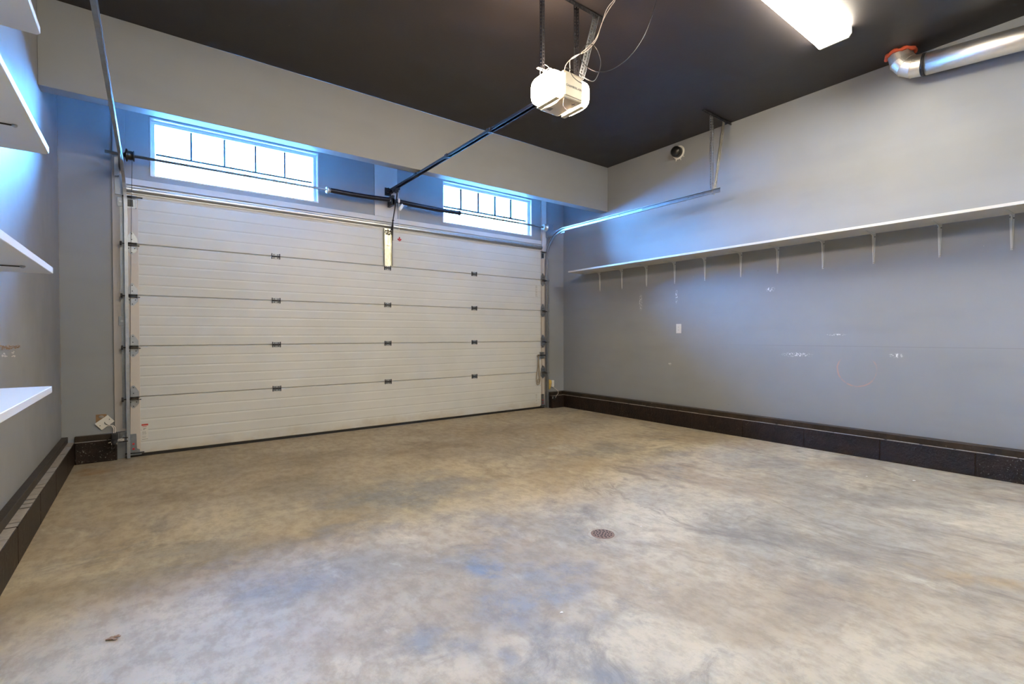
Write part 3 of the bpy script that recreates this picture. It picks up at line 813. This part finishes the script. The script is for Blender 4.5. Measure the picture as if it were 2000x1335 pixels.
# cables above the opener
WH = [(2.571, 2.74, 3.207), (2.581, 2.74, 3.278), (2.625, 2.74, 3.339), (2.68, 2.74, 3.381), (2.746, 2.706, 3.44), (2.836, 2.672, 3.539), (2.869, 2.637, 3.646), (2.89, 2.603, 3.755), (2.922, 2.569, 3.814), (2.954, 2.535, 3.841), (3.1, 2.40, 3.841)]
b = MB(); b.tube(smooth_path(WH), .0030, 8)
W2_ = [(p[0] + .010 * math.sin(i * 1.9) + .004, p[1] - .01, min(3.84, p[2] + .008 * math.cos(i * 2.1))) for i, p in enumerate(WH)]
W2_[0] = (2.600, 2.72, 3.207); W2_[1] = (2.612, 2.72, 3.26)
b.tube(smooth_path(W2_), .0027, 8)
tag(b.build('power_cable', 'wire', off=(2.571, 2.74, 3.207)), 'twisted white cable running from the opener top up to the ceiling', 'cable')
BL = [(2.506, 2.66, 3.213), (2.564, 2.655, 3.21), (2.655, 2.65, 3.205), (2.727, 2.65, 3.19), (2.812, 2.66, 3.207), (2.87, 2.66, 3.297), (2.888, 2.66, 3.392), (2.841, 2.66, 3.468), (2.767, 2.66, 3.481), (2.7, 2.66, 3.429), (2.627, 2.626, 3.326), (2.641, 2.591, 3.246), (2.703, 2.557, 3.207), (2.768, 2.523, 3.205), (2.854, 2.489, 3.245), (2.991, 2.454, 3.365), (3.101, 2.42, 3.525), (3.151, 2.386, 3.666), (3.194, 2.351, 3.842)]
b = MB(); b.tube(smooth_path(BL), .0033, 8)
tag(b.build('antenna_cable', 'bwire', off=(2.506, 2.66, 3.213)), 'thin black cable looping beside the opener and sweeping up to the ceiling', 'cable')

# ------------------------------------------------------------------ ceiling lamps
def lamp(cx, cy, label, seen=True):
    t = thing('ceiling_lamp', (cx, cy, ZC), label, 'ceiling lamp', 'fluorescent ceiling lamps')
    L, w = 1.235 / 2, .132
    def prof(wd, zt, zb, n=5):
        return [(-wd, zt), (-wd, zb + .03), (-wd + .022, zb)] + [(wd - .022, zb), (wd, zb + .03), (wd, zt)]
    b = MB(); b.box(cx - L, cx + L, cy - w * .8, cy + w * .8, ZC - .02, ZC); b.build('body', 'fix', t)
    b = MB(); b.prism([(cx - L + .012, cy + p, q) for p, q in prof(w, ZC - .012, ZC - .078)], (2 * L - .024, 0, 0)); b.build('lamp_lens', 'lens', t, 'glowing white wraparound lens')
    for s in (-1, 1):
        b = MB(); xa, xb = sorted((cx + s * (L - .012), cx + s * (L + .002)))
        b.prism([(xa, cy + p, q) for p, q in prof(w + .003, ZC - .0, ZC - .081)], (xb - xa, 0, 0)); b.build('end_cap', 'fix', t)
lamp(4.215, 1.715, 'glowing long fluorescent lamp on the dark ceiling')
lamp(.95, 1.715, 'added fluorescent fill lamp, out of view on the ceiling above the left shelves')  # added out of view to lift the beam, floor and left shelves
lamp(4.215, -1.45, 'added fluorescent fill lamp on the ceiling, unseen behind the viewer, right side')  # unseen lamp added behind the viewer as fill light
lamp(.95, -1.45, 'added fluorescent fill lamp on the ceiling, unseen behind the viewer, left side')  # second added fill lamp behind the viewer, also unseen

# ------------------------------------------------------------------ duct
t = thing('vent_duct', (5.63, 1.5, 3.6), 'bright round metal duct along the ceiling edge with an elbow ringed by orange foam', 'duct')
R_ = .093
def dz(y): return 3.655 - (1.26 - y) * .105
b = MB(); b.tube([(5.632, y, dz(y)) for y in (1.27, .6, 0, -.8, -1.6)], R_, 40)
dc = b.build('duct_pipe', 'bright', t)
b = MB(); b.tube([(5.632, 1.262, dz(1.262)), (5.632, 1.284, dz(1.284))], R_ + .004, 40); b.build('tape_band', 'black', dc, 'black band')
for y in (.55, -.5):
    b = MB(); b.box(5.60, XR, y - .008, y + .008, dz(y) + R_, dz(y) + R_ + .003); b.tube([(5.632 + (R_ + .003) * math.sin(a), y, dz(y) + (R_ + .003) * math.cos(a)) for a in (2 * PI * k / 24 for k in range(25))], .004, 6); b.build('strap', 'galv', dc) if y < .5 else b.bm.free()
z0 = dz(1.29); re = 3.845 - z0 + .002
# gored elbow: stepped segments
segs = 5; b = MB(); ctr = Vector((5.632, 1.29, z0 + .16))
def ept(f):
    a = f * PI / 2; r = .16
    return Vector((5.632, 1.29 + r * math.sin(a), z0 + .16 - r * math.cos(a)))
cuts = [ept(k / 4) for k in range(5)]
path = [Vector((5.632, 1.285, z0))] + cuts[1:4] + [Vector((5.632, 1.45, z0 + .16)), Vector((5.632, 1.45, ZC + .01))]
rings = []
for i, p in enumerate(path):
    a = path[max(i - 1, 0)]; c = path[min(i + 1, len(path) - 1)]
    d0 = (p - a).normalized() if i else (c - p).normalized(); d1 = (c - p).normalized() if i < len(path) - 1 else d0
    tg = (d0 + d1).normalized(); k = 1 / max(.5, tg.dot(d1)); n = Vector((1, 0, 0)); w = tg.cross(n)
    rings.append([p + n * math.cos(q) * R_ + w * math.sin(q) * R_ * k for q in (2 * PI * j / 40 for j in range(40))])
b.loft(rings, smooth=False)
for i in range(1, 5):
    rr = [r + (r - path[i]).normalized() * .0012 for r in rings[i]]
    b.tube(rr + rr[:1], .0018, 5)
b.build('elbow', 'bright', t)
b = MB(); pts = []; rad = []
for k in range(41):
    a = 2 * PI * k / 40; pts.append((5.632 + (R_ + .012) * math.cos(a) * (1 + .05 * math.sin(5 * a)), 1.45 + (R_ + .012) * math.sin(a), ZC - .014 + .005 * math.sin(7 * a))); rad.append(.016 + .004 * math.sin(9 * a) + .002 * math.sin(17 * a))
b.tube(pts, 0, 12, True, rad); b.build('foam_collar', 'foam', t, 'orange foam collar')

# ------------------------------------------------------------------ short vent stub on right wall
t = thing('vent_stub', (XR, 3.92, 3.70), 'short round dark metal vent stub high on the right wall', 'vent')
b = MB(); b.fan([(.070, .0), (.070, -.075), (.064, -.092), (.050, -.104), (.025, -.112), (.002, -.114)], (XR, 3.92, 3.70), 'x', 32); b.build('stub_pipe', 'darksteel', t)
b = MB(); b.fan([(.066, -.001), (.092, -.001), (.090, -.008), (.076, -.014), (.070, -.014)], (XR, 3.92, 3.70), 'x', 32)
for a in (3.9, 4.4, 5.1): b.tube([(XR - .004, 3.92 + .078 * math.cos(a), 3.70 + .078 * math.sin(a)), (XR - .002, 3.92 + .115 * math.cos(a), 3.70 + .115 * math.sin(a))], .005, 6)
b.build('caulk_ring', 'plastic', t, 'pale caulk ring')

# ------------------------------------------------------------------ right shelf and brackets
SZ = 2.226
b = MB(); b.box(5.415, XR, YN + .4, 5.685, SZ, SZ + .026, .003)
tag(b.build('wall_shelf', 'white', off=(5.6, 2.5, SZ)), 'very long white shelf board along the right wall', 'shelf')
def bracket(y):
    t = thing('shelf_bracket', (XR, y, SZ), '', 'shelf bracket', 'white brackets under the long right wall shelf')
    b = MB(); z = SZ
    # pressed steel: tapering wall leg, tapering shelf leg, curved web between them
    b.prism([(XR - .0005, y - .0165, z - .002), (XR - .0005, y + .0165, z - .002), (XR - .0005, y + .007, z - .30), (XR - .0005, y - .007, z - .30)], (-.0035, 0, 0))
    b.build('wall_leg', 'bracket', t)
    b = MB(); b.prism([(XR - .004, y - .0165, z - .0005), (XR - .004, y + .0165, z - .0005), (XR - .25, y + .007, z - .0005), (XR - .25, y - .007, z - .0005)], (0, 0, -.0035))
    b.build('shelf_leg', 'bracket', t)
    pts = [(XR - .004, y, z - .004), (XR - .245, y, z - .004)]
    for k in range(9):
        a = PI / 2 * k / 8; R = .05
        pts.append((XR - .022 - R + R * math.sin(a) , y, z - .016 - R + R * math.cos(a)) if False else (XR - .024 - R * (1 - math.sin(a)), y, z - .016 - R * (1 - math.cos(a))))
    pts += [(XR - .010, y, z - .29), (XR - .004, y, z - .295)]
    b = MB(); b.prism([(p[0], p[1] - .0035, p[2]) for p in pts], (0, .007, 0)); w = b.build('gusset', 'bracket', t)
    for (dy, dz_) in ((-.011, -.035), (.011, -.022), (0, -.288)):
        b = MB(); b.cyl((XR - .004, y + dy, z + dz_), (XR - .009, y + dy, z + dz_), .005, 8); b.build('screw', 'ink', t)
    return t
BYS = [5.35, 4.901, 4.446, 3.977, 3.526, 3.05, 2.617, 2.150, 1.696, 1.192, .729]
ordn = ['farthest, at the shelf end by the door track', 'second from the shelf end by the door track', 'third from the shelf end by the door track', 'fourth from the shelf end by the door track', 'fifth from the shelf end, above and beyond the wall switch plate',
        'sixth from the shelf end by the door track', 'seventh from the shelf end, sixth from the near end', 'fourth counting back from the nearest bracket', 'third counting back from the nearest bracket', 'second counting back from the nearest bracket', 'nearest of all, largest in view']
ordn = ['first at its far end', 'second from the far shelf end', 'third from the far shelf end', 'fourth from the far shelf end', 'fifth from the far shelf end',
        'middle one, sixth from either shelf end', 'fifth from the near shelf end', 'fourth from the near shelf end', 'third from the near shelf end', 'second from the near shelf end', 'nearest, tallest in view']
b0 = bracket(BYS[0])
for i, y in enumerate(BYS):
    o = b0 if i == 0 else copy_tree(b0)
    o.location = (XR, y, SZ); o['label'] = 'white bracket under the long right shelf, ' + ordn[i]
# switch plate
t = thing('outlet_plate', (XR, 3.91, 1.31), 'small white cover plate alone on the right wall below the long shelf', 'wall plate')
b = MB(); b.box(XR - .006, XR, 3.872, 3.950, 1.245, 1.372, .003); b.build('plate', 'plastic', t)
b = MB(); b.mat('plastic')
for zz in (1.328, 1.288): b.box(XR - .0075, XR - .006, 3.893, 3.929, zz - .014, zz + .014, .001)
b.mat('ink'); 
for zz in (1.328, 1.288):
    for yy in (3.905, 3.917): b.box(XR - .0080, XR - .0074, yy - .001, yy + .001, zz - .005, zz + .006)
b.mats = ['plastic', 'ink'] if False else b.mats
b.build('sockets', None, t)

# ------------------------------------------------------------------ left shelves
def lshelf(z, w, label, clips, yend=3.10):
    b = MB(); x1 = XL + w
    b.prism([(XL, -1.6, z), (x1, -1.6, z), (x1, yend - .02, z), (x1 - .012, yend, z), (XL, yend, z)], (0, 0, .030))
    bmesh.ops.bevel(b.bm, geom=b.bm.edges[:], offset=.002, segments=1, affect='EDGES')
    t = tag(b.build('wall_shelf', 'white', off=(XL + .15, 1.0, z)), label, 'shelf', 'white shelves on the left wall')
    for yy in clips:
        c = MB(); c.mat('darksteel').cyl((XL + .01, yy, z - .004), (XL + w - .055, yy, z - .004), .003, 6); c.mat('galv'); c.fan([(.009, 0), (.009, -.006), (.004, -.010)], (XL + w - .06, yy, z - .0005), 'z', 10)
        c.build('shelf_wire', 'darksteel', t)
    return t
lshelf(2.600, .277, 'white shelf board on the left wall, topmost, just under the ceiling', ())
lshelf(2.060, .300, 'white shelf board on the left wall, second from the top', (2.74,))
lshelf(1.508, .308, 'white shelf board on the left wall, third from the top', (2.80,))
lshelf(.956, .299, 'white shelf board on the left wall, lowest, seen from above', ())
# torn wall patch where a shelf was
b = MB()
for k in range(34):
    y = 3.86 + k * .0155; zz = 1.155 + .004 * math.sin(k * 1.7) + random.uniform(-.006, .006)
    b.mat('wood' if k % 3 else 'chip').obox((XL + .003, y, zz), (.003, 0, 0), (0, .010, random.uniform(-.002, .002)), (0, 0, random.uniform(.003, .009) * (1 - k / 40)))
for k in range(12): b.mat('board').obox((XL + .001, 3.9 + random.uniform(0, .35), 1.11 + random.uniform(-.02, .015)), (.0012, 0, 0), (0, random.uniform(.004, .02), 0), (0, .0, random.uniform(.002, .006)))
tag(b.build('shelf_cleat', None, off=(XL, 4.1, 1.155)), 'splintered remnant of a torn-off shelf strip on the left wall', 'wall remnant')

# ------------------------------------------------------------------ bits beside the door
t = thing('outlet_cover', (-.34, YF, .375), 'loose white cover plate hanging askew over a hole left of the door', 'wall plate')
b = MB(); b.mat('wood').box(-.405, -.325, YF - .003, YF, .375, .455); b.mat('chip').squad((-.365, YF - .004, .43), (.02, .006, .015), .9, 12, 8); b.build('wall_hole', None, t, 'brown hole in the wall')
b = MB(); a = math.radians(38)
b.obox((-.338, YF - .016, .374), (.062 * math.cos(a), 0, .062 * math.sin(a)), (0, .003, 0), (-.042 * math.sin(a), 0, .042 * math.cos(a)))
cv = b.build('cover_plate', 'plastic', t)
b = MB()
for s in (-.045, .045):
    b = MB(); b.cyl((-.338 + s * math.cos(a), YF - .019, .374 + s * math.sin(a)), (-.338 + s * math.cos(a), YF - .0205, .374 + s * math.sin(a)), .0045, 8); b.build('screw', 'ink', cv)
b = MB(); b.tube(smooth_path([(-.338, YF - .020, .378), (-.335, YF - .026, .365), (-.318, YF - .024, .352)]), .003, 6); b.build('twist_tie', 'ink', cv)
b = MB()
for d in (0, .012): b.tube(smooth_path([(-.315, YF - .020, .350 - d), (-.285 + d, YF - .04, .338), (-.268 + d, YF - .07, .31), (-.268 + d, YF - .10, .272)]), .0035, 7)
b.build('wires', 'wire', t, 'pair of white wires')
t = thing('photo_eye_sensor', (-.27, YF - .11, .2), 'black safety sensor on a silver bracket beside the left track foot', 'sensor')
b = MB(); b.box(-.285, -.235, YF - .150, YF - .075, .205, .275, .008); b.cone((-.262, YF - .145, .215), (-.262, YF - .165, .165), .026, .020, 14); b.build('sensor_body', 'black', t)
b = MB(); b.cyl((-.305, YF - .152, .192), (-.205, YF - .110, .208), .0055, 8); b.obox((-.262, YF - .165, .180), (.022, 0, 0), (0, .006, 0), (0, 0, .008)); b.box(-.235, -.188, YF - .11, YF - .106, .19, .215); b.build('sensor_bracket', 'bright', t)
b = MB(); 
for zz in (.185, .22): b.box(-.2, -.158, YF - .112, YF - .109, zz - .005, zz + .005)
b.tube(smooth_path([(-.275, YF - .12, .18), (-.285, YF - .14, .13), (-.262, YF - .14, .14), (-.25, YF - .13, .19)]), .004, 6); b.build('sensor_wire', 'bwire', t)
t = thing('junction_box', (5.50, YF, .40), 'white box with yellow foam on the wall right of the door', 'wall box')
b = MB(); b.box(5.500, 5.548, YF - .040, YF, .345, .455, .004); b.build('box', 'plastic', t)
b = MB(); b.squad((5.460, YF - .012, .385), (.034, .016, .085), .7, 18, 12); b.squad((5.478, YF - .018, .42), (.026, .016, .045), .8, 14, 10); b.build('foam', 'yfoam', t, 'yellow foam')
b = MB(); b.fan([(.005, 0), (.005, -.002)], (5.524, YF - .040, .40), 'y', 10); b.tube(smooth_path([(5.53, YF - .02, .345), (5.54, YF - .13, .29), (5.535, YF - .152, .24), (5.50, YF - .155, .215), (5.47, YF - .155, .17)]), .003, 6); b.build('dangling_wire', 'wire', t)
t = thing('photo_eye_sensor', (5.42, YF - .16, .2), 'small dark safety sensor on the kerb beside the right track foot', 'sensor')
b = MB(); b.box(5.405, 5.450, YF - .185, YF - .151, .150, .205, .006); b.build('sensor_body', 'black', t)
b = MB(); b.box(5.385, 5.405, YF - .175, YF - .170, .165, .195); b.build('sensor_bracket', 'galv_dull', t)

# ------------------------------------------------------------------ floor drain and litter
DX, DY = 2.222, 2.028
t = thing('floor_drain', (DX, DY, 0), 'small round rusty floor drain grate', 'floor drain')
b = MB(); b.fan([(.072, -.0), (.072, .0015), (.0655, .0022), (.0655, .0)], (DX, DY, 0), 'z', 40); b.build('drain_rim', 'rust', t)
holes = [(r * math.cos(a), r * math.sin(a)) for r, n in ((.0, 1), (.020, 6), (.037, 10), (.053, 14)) for a in (2 * PI * k / n + r * 30 for k in range(n))]
b = MB(); b.mat('rust').fan([(.0645, .0), (.0645, .0020), (.062, .0026), (.0005, .0026)], (DX, DY, 0), 'z', 40)
b.mat('hole')
for (hx, hy) in holes: b.fan([(.0056, .0026), (.0056, .0031), (.0002, .0031)], (DX + hx, DY + hy, 0), 'z', 10)
b.build('drain_grate', None, t)
b = MB()
ring = []
pts = [(DX + .098 * math.cos(a), DY + .085 * math.sin(a), .0005) for a in (2 * PI * k / 48 for k in range(49))]
b.tube(pts, .0016, 5); b.build('patch_outline', 'floor', t)
CHIPS = [((5.107, 1.2), .012, 'small white paint chip on the floor nearest the right kerb'), ((4.935, 1.48), .008, 'tiny white paint chip on the floor beside a larger chip near the right kerb'),
         ((2.501, 1.957), .006, 'tiny white chip on the floor just past the drain'), ((1.444, 1.557), .009, 'white chip on the floor in front of the drain')]
for (p, s, l) in CHIPS:
    b = MB(); b.prism([(p[0] + s * math.cos(a) * random.uniform(.7, 1.3), p[1] + s * math.sin(a) * random.uniform(.5, 1), .0) for a in (k * 1.05 for k in range(6))], (0, 0, .003))
    tag(b.build('paint_chip', 'paper', off=(p[0], p[1], 0)), l, 'paint chip', 'paint chips on the floor')
px, py = -.117, 2.51
b = MB()
for k in range(9):
    a = random.uniform(0, 2 * PI); l = random.uniform(.008, .018)
    b.obox((px + random.uniform(-.012, .012), py + random.uniform(-.01, .01), .004 + random.uniform(0, .003)), (l * math.cos(a), l * math.sin(a), random.uniform(-.0015, .0015)), (-.004 * math.sin(a), .004 * math.cos(a), 0), (0, 0, .0006))
tag(b.build('dry_leaf', 'wood', off=(px, py, 0)), 'small curled dry leaf scrap on the floor near the left kerb', 'leaf')
